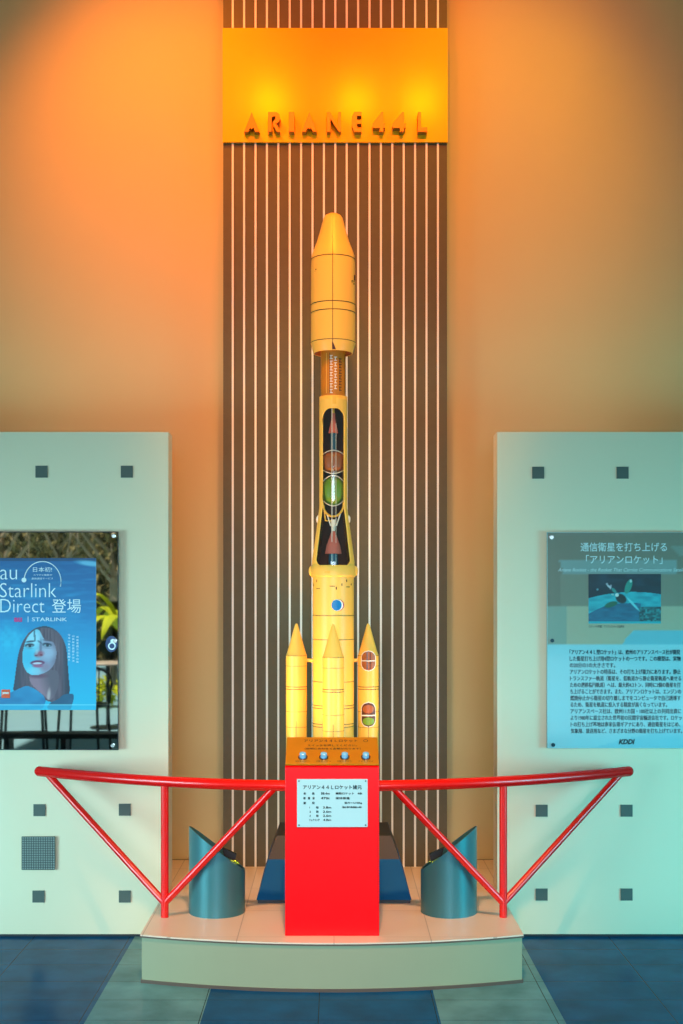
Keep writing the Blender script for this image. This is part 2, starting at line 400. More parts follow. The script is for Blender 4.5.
# ------------------------------------------------------------------ curved red railing
def rail_y(x): return K*(3.58+.33*(x/1.33)**2)
rl = thing('handrail', 'red tubular handrail curving across the stage, on V-braced posts', 'railing', (0, 3.6*K, ZT))
for s in (-1, 1):
    xa = .1890 if s < 0 else .1748; xe = 1.268; xs = [xa+(xe-xa)*i/30 for i in range(31)]
    pts = [(s*x, rail_y(x), .74) for x in xs]; rs = [.0222]*31
    for k in range(1, 6):
        a = k/5*PI/2*.98; x = xe+.0222*math.sin(a); pts.append((s*x, rail_y(xe)+.0222*math.sin(a)*.4, .74)); rs.append(.0222*math.cos(a)+.0004)
    bm = bmesh.new(); tube_bm(bm, pts, rs, 16); fin(bm, 'top_rail', M['rail'], rl, smooth=True)
    xp = .690; yp = rail_y(xp)
    tube('post', [(s*xp, yp, ZT), (s*xp, yp, .735)], .0160, M['rail'], rl)
    tube('outer_brace', [(s*xp, yp, .245), (s*1.232, rail_y(1.232), .735)], .0148, M['rail'], rl)
    tube('inner_brace', [(s*xp, yp, .245), (s*.235, rail_y(.235), .735)], .0148, M['rail'], rl)

# ------------------------------------------------------------------ uplight cylinders
def uplight(cx, cy, s, label):
    t = thing('uplight_cylinder', label, 'uplight', (cx, cy, ZT), 'slant-cut uplights either side of the launch table')
    r = .116; n = 56; bm = bmesh.new(); o0 = []; o1 = []; i0 = []; i1 = []
    for k in range(n):
        a = 2*PI*k/n; c, q = math.cos(a), math.sin(a)
        zt = .452+s*c*.090-q*.020
        o0.append(bm.verts.new((cx+r*c, cy+r*q, ZT))); o1.append(bm.verts.new((cx+r*c, cy+r*q, zt)))
        i0.append(bm.verts.new((cx+(r-.004)*c, cy+(r-.004)*q, ZT))); i1.append(bm.verts.new((cx+(r-.004)*c, cy+(r-.004)*q, zt)))
    for k in range(n):
        j = (k+1) % n
        bm.faces.new((o0[k], o0[j], o1[j], o1[k])); bm.faces.new((i0[j], i0[k], i1[k], i1[j])); bm.faces.new((o1[k], o1[j], i1[j], i1[k])); bm.faces.new((o0[j], o0[k], i0[k], i0[j]))
    fin(bm, 'housing', M['grey'], t, smooth=True)
    # lamp inside, tilted to the rocket
    lx = cx-s*.004; ly = cy+.025; d = Vector((-s*.34, .26, 1.15)).normalized()
    base = Vector((lx, ly, .235)); tip = base+d*.115
    bm = bmesh.new(); tube_bm(bm, [base, base+d*.05, tip], [.022, .03, .044], 20, False)
    fin(bm, 'lamp_can', M['inner'], t, smooth=True)
    tube('lamp_stem', [(lx, ly, ZT+.001), tuple(base+d*.01)], .008, M['inner'], t)
    # barn door flap of the lamp that shows above the rim
    e = cy+.0
    frontshape('lamp_flap', [[(cx-s*.020, .452), (cx-s*.080, .424), (cx-s*.073, .396), (cx-s*.028, .418)]], e, e+.02, M['inner'], t)['label'] = 'small black flap peeking over the rim'
    return lx, ly, tip, d
for s, cx, label, pw in ((-1, -.485, 'grey slant-cut uplight cylinder on the left of the red kiosk', 150), (1, .476, 'grey slant-cut uplight cylinder on the right of the red kiosk', 78)):
    lx, ly, tip, d = uplight(cx, 5.185, s, label)
    p = tip+d*.004
    spot('uplight_lamp', p, (0.0, 5.60, 1.9), 48, (1.0, .35, .0), pw, .03, .7)

# ------------------------------------------------------------------ launch table
lt = thing('launch_table', 'dark blue sloping launch table base with black top behind the red kiosk', 'model base', (0, 4.05*K, ZT))
def frustum(name, hx0, y00, y01, z0, hx1, y10, y11, z1, m, parent):
    bm = bmesh.new()
    a = [bm.verts.new(p) for p in ((-hx0,y00,z0),(hx0,y00,z0),(hx0,y01,z0),(-hx0,y01,z0))]
    b = [bm.verts.new(p) for p in ((-hx1,y10,z1),(hx1,y10,z1),(hx1,y11,z1),(-hx1,y11,z1))]
    bm.faces.new(a[::-1]); bm.faces.new(b)
    for i in range(4): bm.faces.new((a[i], a[(i+1) % 4], b[(i+1) % 4], b[i]))
    return fin(bm, name, m, parent)
frustum('plinth', .325, 3.835*K, 4.265*K, ZT, .325, 3.835*K, 4.265*K, .202, M['tableblack'], lt)
frustum('blue_skirt', .330, 3.83*K, 4.27*K, .202, .284, 3.90*K, 4.20*K, .355, M['tableblue'], lt)
frustum('black_top', .284, 3.90*K, 4.20*K, .355, .250, 3.935*K, 4.165*K, .448, M['tableblack'], lt)

# ------------------------------------------------------------------ rocket
DR = 4.05*K; RX = PX(333.3, DR); S = F/DR
def rz(py): return PZ(py, DR)
rk = thing('rocket_model', 'tall cream and yellow cutaway rocket model with strap-on boosters', 'rocket model', (RX, DR, .448))
Zb = .449
cr_ = .0925
# first stage
lathe('first_stage', [(0, rz(577)), (cr_, rz(577)), (cr_, Zb+.1), (cr_+.004, Zb+.08), (cr_+.004, Zb), (0, Zb)], RX, DR, M['hull'], rk)
for py in (615.4, 639.2, 681):
    ring('panel_line', cr_, rz(py)-.001, rz(py)+.001, RX, DR, M['seam'], rk)
for py in (704.5, 707.2, 722.8, 725.6):
    ring('panel_line', cr_, rz(py)-.0011, rz(py)+.0011, RX, DR, M['black'], rk)
ring('forward_ring', .0965, rz(577.3), rz(575.5), RX, DR, M['hull'], rk)
def patch(name, u0, z0, hu, hz, r, m, parent, cx=RX, cy=DR, shape='ell', nv=14, nu=8, lift=.0008, rot=0):
    """thin inlay that follows a cylinder; u0 = sideways offset"""
    bm = bmesh.new(); rows = []; R = r+lift
    for j in range(nv+1):
        v = -1+2*j/nv
        if shape == 'ell': w_ = math.sqrt(max(0, 1-v*v))*hu
        elif shape == 'stad':
            k = hz-hu; q = max(0, abs(v*hz)-k); w_ = math.sqrt(max(0, hu*hu-q*q))
        else: w_ = hu
        w_ = max(w_, 1e-5); row = []
        for i in range(nu+1):
            du = -w_+2*w_*i/nu; dz = v*hz
            c, s_ = math.cos(rot), math.sin(rot); x = u0+du*c-dz*s_; z = z0+du*s_+dz*c
            x = max(-R*.999, min(R*.999, x)); row.append(bm.verts.new((cx+x, cy-math.sqrt(R*R-x*x), z)))
        rows.append(row)
    for a, b in zip(rows, rows[1:]):
        for i in range(nu): bm.faces.new((a[i], a[i+1], b[i+1], b[i]))
    return fin(bm, name, m, parent, smooth=True)
em = patch('emblem', (337.6-333)/S, rz(605), .0275, .0265, cr_, M['crimson'], rk); em['label'] = 'round blue emblem with a red and white rim'
patch('emblem_field', (336.9-333)/S, rz(605), .0262, .0262, cr_, M['white'], em, lift=.0012)
patch('emblem_disc', (336.2-333)/S, rz(605), .0225, .0240, cr_, M['emblem'], em, lift=.0017)
for px, py, a, b in ((316.5,581,.0015,.006),(313.6,585,.0012,.006),(332,586.3,.012,.0014),(336,588.3,.0025,.006),(341.5,584.8,.002,.005),(346.2,581,.002,.005),(347.6,587,.008,.0016),(318,588.6,.008,.0012),(350.8,584.5,.002,.004)):
    patch('hull_mark', (px-333)/S, rz(py), a, b, cr_, M['seam'], rk, shape='box', nv=2, nu=3)
# cutaway second stage, third stage with interior
def hullR(py):
    if py <= 508: return 14/S
    if py >= 562: return 21.3/S
    return (14+7.3*(py-508)/54)/S
def openW(py):
    if py < 409 or py > 570: return 0
    if py < 419: return 10.9*math.sqrt(max(0, 1-((419-py)/10)**2))
    if py < 506: return 10.9
    if py < 560: return 10.9+6.2*(py-506)/54
    return 17.1*(1-((py-560)/10)**2)**.5 if py < 570 else 0
pys = [397.5, 402, 408.9]+[409+.7*i for i in range(15)]+[425, 440, 460, 480, 500, 508]+[514+6*i for i in range(8)]+[560+.62*i for i in range(17)]+[570.1, 572]
def shell(name, inset, m, parent, thick):
    bm = bmesh.new(); N = 60; rows = []
    for py in pys:
        R = hullR(py)-inset; wv = openW(py)/S; a = math.asin(min(.96, wv/R)); rows.append([bm.verts.new((RX+R*math.sin(a+(2*PI-2*a)*i/N), DR-R*math.cos(a+(2*PI-2*a)*i/N), rz(py))) for i in range(N+1)])
    for p, q in zip(rows, rows[1:]):
        for i in range(N): bm.faces.new((p[i], p[i+1], q[i+1], q[i]))
    bmesh.ops.remove_doubles(bm, verts=bm.verts, dist=1e-6)
    o = fin(bm, name, m, parent, smooth=True)
    md = o.modifiers.new('wall', 'SOLIDIFY'); md.thickness = thick; md.offset = -1
    return o
uh = shell('upper_stage_hull', 0, M['hull'], rk, .004); uh['label'] = 'cream hull cut open to show tanks and engines'
shell('hull_liner', .0055, M['liner'], uh, .001)
# pale lip round the opening
lipL = []; lipR = []
for py in pys:
    wv = openW(py)
    if wv > .3:
        R = hullR(py)+.0005; x = min(wv/S, R*.96); y = DR-math.sqrt(R*R-x*x)
        lipL.append((RX-x, y, rz(py))); lipR.append((RX+x, y, rz(py)))
tube('opening_lip', lipL[::-1]+lipR+[lipL[-1]], .0028, M['hull'], uh, 8)
lathe('top_cap', [(0, rz(398.5)), (14/S, rz(398.5)), (14/S, rz(397.2)), (0, rz(397.2))], RX, DR, M['hull'], uh)
patch('hatch', (334-333)/S, rz(402), .0085, .018, 14/S, M['yellow'], uh, shape='box', nv=2, nu=4)
lathe('interstage_ring', [(.097, rz(577)), (.101, rz(576)), (.101, rz(567)), (.097, rz(565.5)), (.094, rz(565.5)), (.094, rz(577))], RX, DR, M['hull'], rk)
patch('ring_plate', (327-333)/S, rz(572.5), .012, .005, .101, M['yellow'], rk, shape='box', nv=2, nu=4)
for s in (-1, 1):
    bm = bmesh.new(); bmesh.ops.create_icosphere(bm, subdivisions=3, radius=1, matrix=Matrix.Translation((RX+s*.0655, DR, rz(519.5))) @ Matrix.Diagonal((.012, .012, .02, 1)))
    fin(bm, 'side_fairing', M['white'], rk, smooth=True)
    bm = bmesh.new(); bmesh.ops.create_icosphere(bm, subdivisions=3, radius=1, matrix=Matrix.Translation((RX+s*.1, DR, rz(571))) @ Matrix.Diagonal((.011, .014, .022, 1)))
    fin(bm, 'side_fairing', M['hull'], rk, smooth=True)
# interior: engines, tanks, frames
IN = uh
ri = 10.8/S
lathe('upper_engine', [(0, rz(414)), (.008, rz(414)), (.008, rz(419)), (.022, rz(433.5)), (0, rz(433.5))], RX, DR-.02, M['pink'], IN)
lathe('upper_shaft', [(0, rz(409)), (.006, rz(409)), (.006, rz(416)), (0, rz(416))], RX, DR-.02, M['yellow'], IN)
lathe('blue_duct', [(0, rz(434)), (.013, rz(434)), (.013, rz(450.5)), (0, rz(450.5))], RX, DR-.02, M['blue'], IN)
def tank(name, p0, p1, m, rr, cap):
    pr = [(0, rz(p0))]
    for k in range(1, 9): a = k/8*PI/2; pr.append((rr*math.sin(a), rz(p0+cap*(1-math.cos(a)))))
    for k in range(8): a = k/8*PI/2; pr.append((rr*math.cos(a), rz(p1-cap+cap*math.sin(a))))
    pr.append((0, rz(p1)))
    return lathe(name, pr, RX, DR, m, IN)
tank('brown_tank', 451.5, 474, M['brown'], .0495, 8); tank('green_tank', 476.5, 506, M['green'], .0495, 12)
for f, z in ((+1, 451.2), (-1, 474.3), (+1, 476.2), (-1, 506.5)):
    c = 8 if z < 475 else 12
    pts = [(RX+.0505*math.sin(a), DR-.0505*math.cos(a)*.75, rz(z+f*c*abs(math.sin(a))**2*.55)) for a in [PI*(-.5+i/16) for i in range(17)]]
    tube('tank_rim', pts, .0022, M['white'], IN, 6)
tube('yellow_cradle', [(RX+.047*math.sin(a), DR-.035, rz(503+14*math.cos(a))) for a in [PI*(-.5+i/14) for i in range(15)]], .0045, M['yellow'], IN, 8)
tube('yellow_cradle', [(RX-.042, DR-.03, rz(506)), (RX-.035, DR-.03, rz(521)), (RX+.002, DR-.03, rz(521.5))], .004, M['yellow'], IN, 8)
tube('thrust_strut', [(RX-.03, DR-.034, rz(513)), (RX-.012, DR-.034, rz(526)), (RX+.014, DR-.034, rz(526)), (RX+.036, DR-.034, rz(511))], .003, M['white'], IN, 8)
lathe('engine_head', [(0, rz(520)), (.011, rz(520)), (.009, rz(529)), (.006, rz(534)), (0, rz(534))], RX, DR-.03, M['white'], IN)
lathe('lower_engine', [(0, rz(531.5)), (.008, rz(531.5)), (.018, rz(538)), (.031, rz(546)), (.037, rz(554)), (.034, rz(554)), (0, rz(536))], RX, DR-.03, M['pink'], IN)
lathe('blue_duct', [(0, rz(554)), (.019, rz(554)), (.022, rz(562)), (.018, rz(570)), (0, rz(570))], RX, DR-.02, M['blue'], IN)
tube('glint_streak', [(RX-.006, DR-.053, rz(409)), (RX-.006, DR-.053, rz(569))], .0018, M['white'], IN, 8)  # white tubes put in for the bright glints on the clear cover
tube('glint_streak', [(RX+.012, DR-.053, rz(425)), (RX+.012, DR-.053, rz(569))], .0011, M['white'], IN, 8)
# clear cover across the cut
bm = bmesh.new(); rows = []
for py in pys:
    if openW(py) <= 0: continue
    R = hullR(py)-.001; a = math.asin(min(.96, openW(py)/S/R))
    rows.append([bm.verts.new((RX+R*math.sin(-a+2*a*i/16), DR-R*math.cos(-a+2*a*i/16), rz(py))) for i in range(17)])
for p, q in zip(rows, rows[1:]):
    for i in range(16): bm.faces.new((p[i], p[i+1], q[i+1], q[i]))
fin(bm, 'clear_cover', M['glass'], IN, smooth=True)
# lattice adapter
ad = lathe('adapter_tube', [(12.4/S, rz(397.1)), (12.4/S, rz(345)), (11/S, rz(345)), (11/S, rz(397.1))], RX-.001, DR, M['amber'], rk); ad['label'] = 'amber adapter tube with rows of small pale marks'
for k in range(7):
    py = 359.5+5.6*k
    for u, dy, mm in ((-2.3, 0, M['white']), (2.0, 1.6, M['white']), (6.6, 3.0, M['black'])):
        if py+dy > 394: continue
        c_ = patch('lattice_mark', u/S, rz(py+dy), .0016, .0085, 12.4/S, mm, ad, shape='box', nv=1, nu=2)
        patch('lattice_bar', (u+.3)/S, rz(py+dy-1.7), .0062, .0016, 12.4/S, mm, ad, shape='box', nv=1, nu=2, lift=.001)
        patch('lattice_bar', (u+.3)/S, rz(py+dy+1.5), .0062, .0016, 12.4/S, mm, ad, shape='box', nv=1, nu=2, lift=.001)
for u, mm in ((-6.8, M['hull']), (-11.8, M['seam']), (11.8, M['seam']), (-3.6, M['seam'])):
    patch('lattice_edge', u/S, rz(375), .001, 20/S, 12.4/S, mm, ad, shape='box', nv=1, nu=1)
# fairing
Fr = 22/S
fp = [(0, rz(213.6)), (4/S, rz(213.9)), (7.5/S, rz(215.6)), (9.6/S, rz(218.6)), (10.6/S, rz(222)), (13.2/S, rz(232)), (16.2/S, rz(242)), (19.6/S, rz(251)), (21.3/S, rz(256)), (21.8/S, rz(262)), (Fr, rz(270)), (22.1/S, rz(340.6)), (22.3/S, rz(344)), (19.6/S, rz(353.8)), (18.9/S, rz(353.8)), (21.2/S, rz(343)), (21.0/S, rz(262))]
fa = lathe('payload_fairing', fp, RX-.001, DR, M['hull'], rk, 64); fa['label'] = 'large bullet-shaped nose fairing with dark seam'
lathe('fairing_inside', [(21/S, rz(346)), (18.7/S, rz(353.6)), (18.5/S, rz(353.6)), (12.5/S, rz(348)), ], RX-.001, DR, M['brown'], fa)
def fr(py):
    for (r0, z0), (r1, z1) in zip(fp, fp[1:]):
        if z1 <= rz(py) <= z0: return r0+(r1-r0)*(z0-rz(py))/(z0-z1+1e-9)
ring('panel_line', fr(260), rz(260)-.0016, rz(260)+.0014, RX-.001, DR, M['seam'], fa)
for py in (305.6, 313.8, 343.2): ring('panel_line', 22.05/S, rz(py)-.0014, rz(py)+.0014, RX-.001, DR, M['black'], fa)
bm = bmesh.new(); sp = [(fr(py)+.0012, rz(py)) for py in (219.5, 222, 232, 242, 251, 256, 262, 270, 300, 325, 340, 344, 353.4)]
lathe_bm(bm, sp, RX-.001, DR, 2, -.030, -.004); fin(bm, 'vertical_seam', M['black'], fa)
bm = bmesh.new(); vv = [bm.verts.new((RX+x/S-.001, DR-math.sqrt((fr(py)+.0016)**2-(x/S)**2), rz(py))) for x, py in ((-1, 346.5), (.2, 346.8), (2.8, 353.2), (-.9, 353.2))]
bm.faces.new(vv); fin(bm, 'hinge_gap', M['liner'], fa)
for u, py, a, b in ((-18.6, 274.5, .0035, .0015), (-17.2, 273, .002, .003), (-19.5, 276.5, .003, .002)):
    patch('hull_mark', u/S, rz(py), a, b, 22/S, M['black'], fa, shape='box', nv=2, nu=2)
for u, py, a, b in ((19.8, 283.5, .006, .0014), (18.6, 284.5, .0018, .005), (20.6, 286, .002, .004), (21.2, 279.5, .0025, .012)):
    patch('hull_mark', u/S, rz(py), a, b, 22.1/S, M['black'], fa, shape='box', nv=2, nu=2)

# boosters
def booster(cx, cy, port=False):
    r = .0470; ztip = 1.372; zc = 1.228
    b = lathe('booster', [(0, zc), (r, zc), (r, Zb+.03), (r*.8, Zb+.02), (r*.8, Zb), (0, Zb)], cx, cy, M['hull'], rk, 40)
    lathe('nose_cone', [(0, ztip), (.004, ztip-.001), (.0075, ztip-.008), (.0125, ztip-.026), (.027, ztip-.078), (.0405, zc+.018), (r, zc), (0, zc)], cx, cy, M['hull'], b, 40)
    ring('panel_line', r, zc-.0005, zc+.0012, cx, cy, M['seam'], b, t=.0006)
    for z in (zc-.046, zc-.250, zc-.320): ring('panel_line', r, z-.0006, z+.0006, cx, cy, M['seam'], b, t=.0006)
    for z in (zc-.139, zc-.150): ring('panel_line', r, z-.0012, z+.0012, cx, cy, M['black'], b, t=.0008)
    patch('panel_line', 0, zc-.37, .0008, .08, r, M['seam'], b, cx, cy, 'box', 1, 1)
    if port:
        for z, hz, low in ((zc-.022, .043, False), (zc-.262, .054, True)):
            f = patch('porthole', 0, z, .0335, hz+.004, r, M['white'], b, cx, cy, 'stad', 20, 10, .0006)
            patch('porthole_inside', 0, z, .030, hz, r, M['brown'] if not low else M['liner'], f, cx, cy, 'stad', 20, 10, .0012)
            if low:
                patch('porthole_tank', 0, z-hz*.55, .026, hz*.33, r, M['green'], f, cx, cy, 'ell', 10, 8, .0018)
                patch('porthole_tank', 0, z+hz*.45, .026, hz*.36, r, M['brown'], f, cx, cy, 'ell', 10, 8, .0018)
                patch('porthole_bar', 0, z-.004, .030, .003, r, M['white'], f, cx, cy, 'box', 1, 8, .0024)
            else:
                patch('porthole_bar', 0, z, .0295, .0022, r, M['white'], f, cx, cy, 'box', 1, 8, .0024)
                patch('porthole_bar', -.006, z, .002, hz*.9, r, M['blue'], f, cx, cy, 'box', 4, 1, .0020)
                patch('porthole_bar', .008, z, .002, hz*.9, r, M['liner'], f, cx, cy, 'box', 4, 1, .0020)
    return b
dx = .161
booster(RX-dx-.005, DR); booster(RX+dx-.004, DR, True); booster(RX, DR-dx); booster(RX, DR+dx)
for s in (-1, 1):
    tube('attach_strut', [(RX+s*(cr_-.01), DR, rz(660.3)), (RX+s*(dx-.04), DR, rz(660.3))], .008, M['hull'], rk)
for s in (-1, 1):
    tube('attach_strut', [(RX, DR+s*(cr_-.01), rz(660.3)), (RX, DR+s*(dx-.04), rz(660.3))], .008, M['hull'], rk)

# ------------------------------------------------------------------ red kiosk
KX0, KX1 = PX(285, 3.465*K), PX(379.3, 3.465*K); KC = (KX0+KX1)/2
kk = thing('control_kiosk', 'bright red pedestal kiosk with push-button console in front of the rocket', 'kiosk', (KC, 3.54*K, ZT))
bm = bmesh.new()
KY = 3.465*K
prof = [(KY, ZT), (KY, .836), (KY+.012, .842), (KY+.187, .925), (KY+.2, .925), (KY+.24, .87), (KY+.24, ZT)]
a = [bm.verts.new((KX0, y, z)) for y, z in prof]; b = [bm.verts.new((KX1, y, z)) for y, z in prof]
bm.faces.new(a); bm.faces.new(b)
for i in range(len(prof)): j = (i+1) % len(prof); bm.faces.new((a[i], a[j], b[j], b[i]))
fin(bm, 'pedestal_body', M['red'], kk, bevel=.003)
# sloping console: local frame
P0 = Vector((KC, KY+.004, .8395)); UP = Vector((0, .175, .083)).normalized(); NR = Vector((0, -.083, .175)).normalized(); RT = Vector((1, 0, 0))
CL = .198; CV = CL/.151
def con(u, v, h): return P0+RT*u+UP*v+NR*h
def conbox(name, u0, u1, v0, v1, h0, h1, m, parent, bevel=0):
    bm = bmesh.new(); vs = [bm.verts.new(con(u, v, h)) for h in (h0, h1) for u, v in ((u0, v0), (u1, v0), (u1, v1), (u0, v1))]
    for f in ((3,2,1,0),(4,5,6,7),(0,1,5,4),(1,2,6,5),(2,3,7,6),(3,0,4,7)): bm.faces.new([vs[i] for i in f])
    return fin(bm, name, m, parent, bevel=bevel)
W2 = (KX1-KX0)/2
cp = conbox('console_plate', -W2+.001, W2-.001, .002, CL, .003, .009, M['brass'], kk, .001); cp['label'] = 'sloping amber metal plate with four buttons'
def context(name, s, u0, u1, v0, v1, m, parent, bold=0.):
    o = text(name, s, u0, u1, v0, v1, 0, m, None, 0., bold); me = o.data
    for v in me.vertices: v.co = con(v.co.x, v.co.z*CV, .0098)
    bpy.data.objects.remove(o); return link(name, me, m, parent)
context('console_lettering', 'アリアン４４Ｌロケット　〇', -.112, .142, .122, .137, M['ink'], cp, .012)
context('console_lettering', 'スイッチを押してください。', -.098, .098, .098, .109, M['ink'], cp, .012)
context('console_lettering', '（説明に合わせて各部が光ります）', -.108, .112, .080, .090, M['ink'], cp, .012)
for k in range(4):
    u = (-.114+.0815*k)
    bm = bmesh.new(); tube_bm(bm, [con(u, .047, .009), con(u, .047, .014)], .0182, 24); r_ = fin(bm, 'push_button', M['chrome'], cp, smooth=True); r_['label'] = 'chrome push button with pale blue cap'
    bm = bmesh.new(); tube_bm(bm, [con(u, .047, .014), con(u, .047, .029), con(u, .047, .032)], [.0125, .0125, .0085], 24); fin(bm, 'button_cap', M['cap'], r_, smooth=True)
    context('button_lettering', ['1段エンジン', '2段エンジン', '3段エンジン', 'フェアリング'][k], u-.029, u+.029, .013, .021, M['ink'], cp)
DP = KY-.002
def kx(px): return PX(px, DP)
def kz(py): return PZ(py, DP)
pl = box('label_plate', kx(297), kx(367.6), DP-.002, DP+.002, kz(827), kz(779), M['plate'], kk, .0008); pl['label'] = 'pale plate with black lettering on the kiosk front'
T = []
def row(s, a, b, y, h, **k): T.append((s, kx(a), kx(b), kz(y+h/2), kz(y-h/2))); T.append((s, kx(a+.22), kx(b+.22), kz(y+h/2), kz(y-h/2))); T.append((s, kx(a+.1), kx(b+.1), kz(y+h/2+.2), kz(y-h/2+.2)))
row('アリアン４４Ｌロケット諸元', 303, 361.5, 787, 4.2)
row('全　　長', 303.3, 314.5, 793.3, 2.3); row('58.4m', 321, 329.5, 793.3, 2.1); row('補助ロケット　4本', 335.5, 362, 793.3, 2.3)
row('総　重　量', 303.3, 314.5, 798, 2.3); row('470t', 321, 329.5, 798, 2.1); row('液体推進', 335.5, 349.5, 798, 2.3)
row('直　　径', 303.3, 314.5, 802.8, 2.3); row('能力＝4,720kg', 344.5, 361.8, 802.8, 2.3)
row('1　　段', 309.5, 318.5, 807.3, 2.2); row('3.8m', 323, 331, 807.3, 2.1); row('（静止移行軌道投入時）', 342, 361.5, 807, 1.9)
row('2　　段', 309.5, 318.5, 811.5, 2.2); row('2.6m', 323, 331, 811.5, 2.1)
row('3　　段', 309.5, 318.5, 815.6, 2.2); row('2.6m', 323, 331, 815.6, 2.1)
row('フェアリング', 309, 319.5, 819.8, 2.2); row('4.0m', 323, 331, 819.8, 2.1)
join_text('plate_lettering', T, DP-.0026, M['ink'], pl)
for px, py in ((299, 781), (365.6, 781), (299, 825), (365.6, 825)):
    bm = bmesh.new(); tube_bm(bm, [(kx(px), DP-.0035, kz(py)), (kx(px), DP-.002, kz(py))], .0028, 12); fin(bm, 'plate_screw', M['ink'], pl)

# ------------------------------------------------------------------ left glossy board with poster
DB = 3.925*K
def bx(px): return PX(px, DB)
def bz(py): return PZ(py, DB)
lb = thing('glossy_board', 'dark mirror-glossy board on the left panel reflecting chairs and trees', 'board', (bx(0), DF, bz(750)))
box('board_slab', bx(-100), bx(118.2), DB, DF-.001, bz(749.5), bz(532), M['mirror'], lb)
def rim(x0, x1, y0, y1, name, m, parent):
    bm = bmesh.new(); t = .0022
    for a_, b_, c_, d_ in ((x0, x1, y0, y0-.8), (x0, x1, y1+.8, y1), (x0, x0+.8, y1, y0), (x1-.8, x1, y1, y0)):
        bbox(bm, bx(a_), bx(b_), DB-.002, DB+.001, bz(max(c_, d_)), bz(min(c_, d_)))
    return fin(bm, name, m, parent)
rim(-100, 118.6, 750, 531.6, 'board_edge', M['dark'], lb)
for px, py, m in ((113.8, 536, 'screw'), (112.8, 745.5, 'screw'), (115, 641, 'screw')):
    bm = bmesh.new(); tube_bm(bm, [(bx(px), DB-.006, bz(py)), (bx(px), DB, bz(py))], .0085, 20); fin(bm, 'board_screw', M[m], lb, smooth=True)

HAIR = smooth_poly([(370,38),(290,42),(215,75),(150,140),(100,240),(75,340),(55,480),(40,600),(26,680),(90,660),(190,640),(350,780),(480,780),(590,715),(575,560),(562,380),(550,240),(512,150),(455,80)])
FACE = smooth_poly([(250,70),(200,110),(160,165),(135,240),(118,320),(124,410),(155,480),(205,518),(270,520),(330,500),(385,470),(430,420),(452,350),(455,270),(440,210),(390,180),(340,175),(322,150),(300,105),(285,75)])
NECK = smooth_poly([(185,500),(195,600),(280,675),(350,735),(385,770),(440,720),(480,600),(470,450),(300,500)])
COLL = smooth_poly([(-180,860),(-180,760),(0,690),(90,650),(160,618),(220,640),(300,690),(352,750),(335,820),(300,860)])
COLR = smooth_poly([(350,860),(380,790),(480,750),(505,715),(570,698),(634,702),(600,830),(590,860)])
BANG = smooth_poly([(285,60),(300,105),(326,150),(350,168),(400,180),(440,215),(452,290),(480,300),(500,180),(440,80),(350,50)])
def hsh(i, j):
    v = math.sin(i*12.9898+j*78.233)*43758.5453; return v-math.floor(v)
def vn(x, y):
    i, j = math.floor(x), math.floor(y); u, v = x-i, y-j; u = u*u*(3-2*u); v = v*v*(3-2*v)
    return (hsh(i,j)*(1-u)+hsh(i+1,j)*u)*(1-v)+(hsh(i,j+1)*(1-u)+hsh(i+1,j+1)*u)*v
